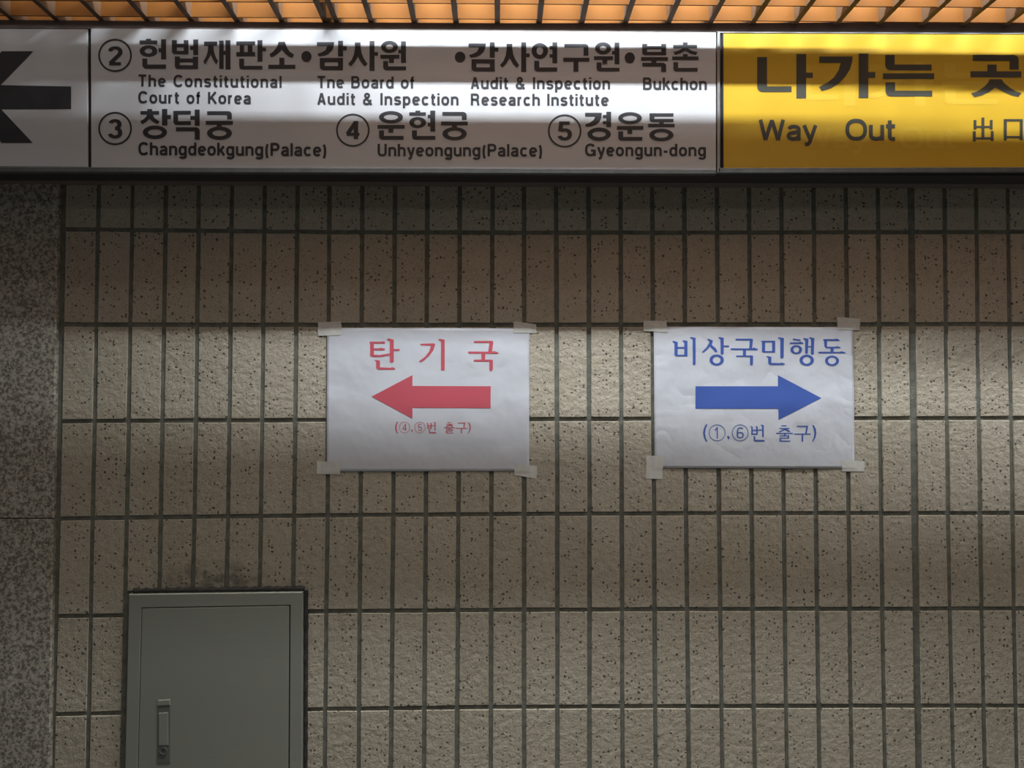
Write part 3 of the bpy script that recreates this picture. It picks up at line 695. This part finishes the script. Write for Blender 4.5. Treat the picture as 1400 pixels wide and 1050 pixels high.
DL = lambda z: d_tl.x+dsl*(z-d_tl.z); DR = lambda z: d_tr.x+dsr*(z-d_tr.z)
# frame: four mitred pieces as one ring
outer = [(xl0, z_tl), (xr0, z_tr), (xr_(CABZ0), CABZ0), (xl_(CABZ0), CABZ0)]
inner = [(d_tl.x, d_tl.z), (d_tr.x, d_tr.z), (DR(dzb), dzb), (DL(dzb), dzb)]
bm = bmesh.new()
sg = [(1,-1),(-1,-1),(-1,1),(1,1)]
R = []
for pts, y, ins in ((outer, .004, 0), (outer, CY+.0015, 0), (outer, CY, .0015), (inner, CY, -.0007), (inner, CY+.001, 0), (inner, .003, 0)):
    R.append([bm.verts.new((p[0]+sg[k][0]*ins, y, p[1]+sg[k][1]*ins)) for k, p in enumerate(pts)])
for a, b in zip(R, R[1:]):
    for k in range(4): bm.faces.new((a[k], a[(k+1) % 4], b[(k+1) % 4], b[k]))
bmesh.ops.recalc_face_normals(bm, faces=bm.faces)
link('frame', bm, M_CAB, cb)
link('back_plate', slab_bm([(inner[0][0]-.004, inner[0][1]+.004), (inner[1][0]+.004, inner[1][1]+.004), (inner[2][0]+.004, inner[2][1]-.004), (inner[3][0]-.004, inner[3][1]-.004)], .002, .004, .0003), M_DARKGAP, cb)
gp = .0016
dq = [(inner[0][0]+.0011, inner[0][1]-gp), (inner[1][0]-gp*1.6, inner[1][1]-gp), (inner[2][0]-gp*1.6, inner[2][1]+gp), (inner[3][0]+.0011, inner[3][1]+gp)]
door = link('door', slab_bm(dq, CY+.0005, .001, .0009), M_CAB, cb)
# flush handle with lock
hq = Q([(215.3, 963.5), (232.8, 962.5), (232.6, 1043), (214.8, 1043.5)], CY)
bm = slab_bm(hq, CY-.0008, CY+.001, .0005); handle = link('handle', bm, M_LOCK, door)
iq = [(hq[0][0]+.0035, hq[0][1]-.016), (hq[1][0]-.0035, hq[1][1]-.016), (hq[2][0]-.0035, hq[2][1]+.036), (hq[3][0]+.0035, hq[3][1]+.036)]
link('handle_paddle', slab_bm(iq, CY-.0022, CY, .0007), M_CAB, door)
link('handle_hood', slab_bm(Q([(216, 957), (232.5, 956), (232.8, 963.5), (215.3, 964.5)], CY), CY-.0022, CY+.001, .0009), M_CAB, door)
lc = B(223.5, 1026, CY)
def disc(c, r, r2, y0, y1):
    bm = bmesh.new(); n = 28; A = []
    for rr, y in ((r, y1), (r, y0), (r2, y0), (r2, y0+.0012)):
        A.append([bm.verts.new((c.x+rr*math.cos(2*math.pi*k/n), y, c.z+rr*math.sin(2*math.pi*k/n))) for k in range(n)])
    for a, b in zip(A, A[1:]):
        for k in range(n): bm.faces.new((a[k], a[(k+1) % n], b[(k+1) % n], b[k]))
    bm.faces.new(A[-1]); bmesh.ops.recalc_face_normals(bm, faces=bm.faces); return bm
link('lock', disc(lc, .0078, .0056, CY-.0028, CY), M_LOCK, door)
link('keyhole', box(lc.x-.0008, CY-.0022, lc.z-.003, lc.x+.0008, CY-.0014, lc.z+.003), M_DARKGAP, door)
# lumpy sealant bead round the frame
bm = bmesh.new()
def bead(p0, p1, r, n):
    prev = None
    for k in range(n+1):
        s = k/n; x = p0[0]+(p1[0]-p0[0])*s; z = p0[1]+(p1[1]-p0[1])*s
        rr = r*(1+.28*noise.noise(Vector((k*.37, p0[0]*9, 2)))+.12*math.sin(k*1.1))
        horiz = abs(p1[0]-p0[0]) > abs(p1[1]-p0[1]); ring = []
        for a in range(8):
            t = 2*math.pi*a/8; d = rr*math.cos(t); y = -.001-rr*.9*math.sin(t)-.0005
            ring.append(bm.verts.new((x, y, z+d) if horiz else (x+d, y, z)))
        if prev:
            for a in range(8): bm.faces.new((prev[a], prev[(a+1) % 8], ring[(a+1) % 8], ring[a]))
        prev = ring
bead((xl0+.004, z_tl+.0035), (xr0+.002, z_tr+.0042), .0058, 90)
bead((xr0+.0035, z_tr+.002), (xr_(CABZ0)+.0035, CABZ0), .0048, 110)
bead((xl0-.0015, z_tl+.001), (xl_(CABZ0)-.0015, CABZ0), .0030, 110)
bmesh.ops.recalc_face_normals(bm, faces=bm.faces)
link('sealant_bead', bm, M_SEAL, cb, True)
print('tiles', tile_n)
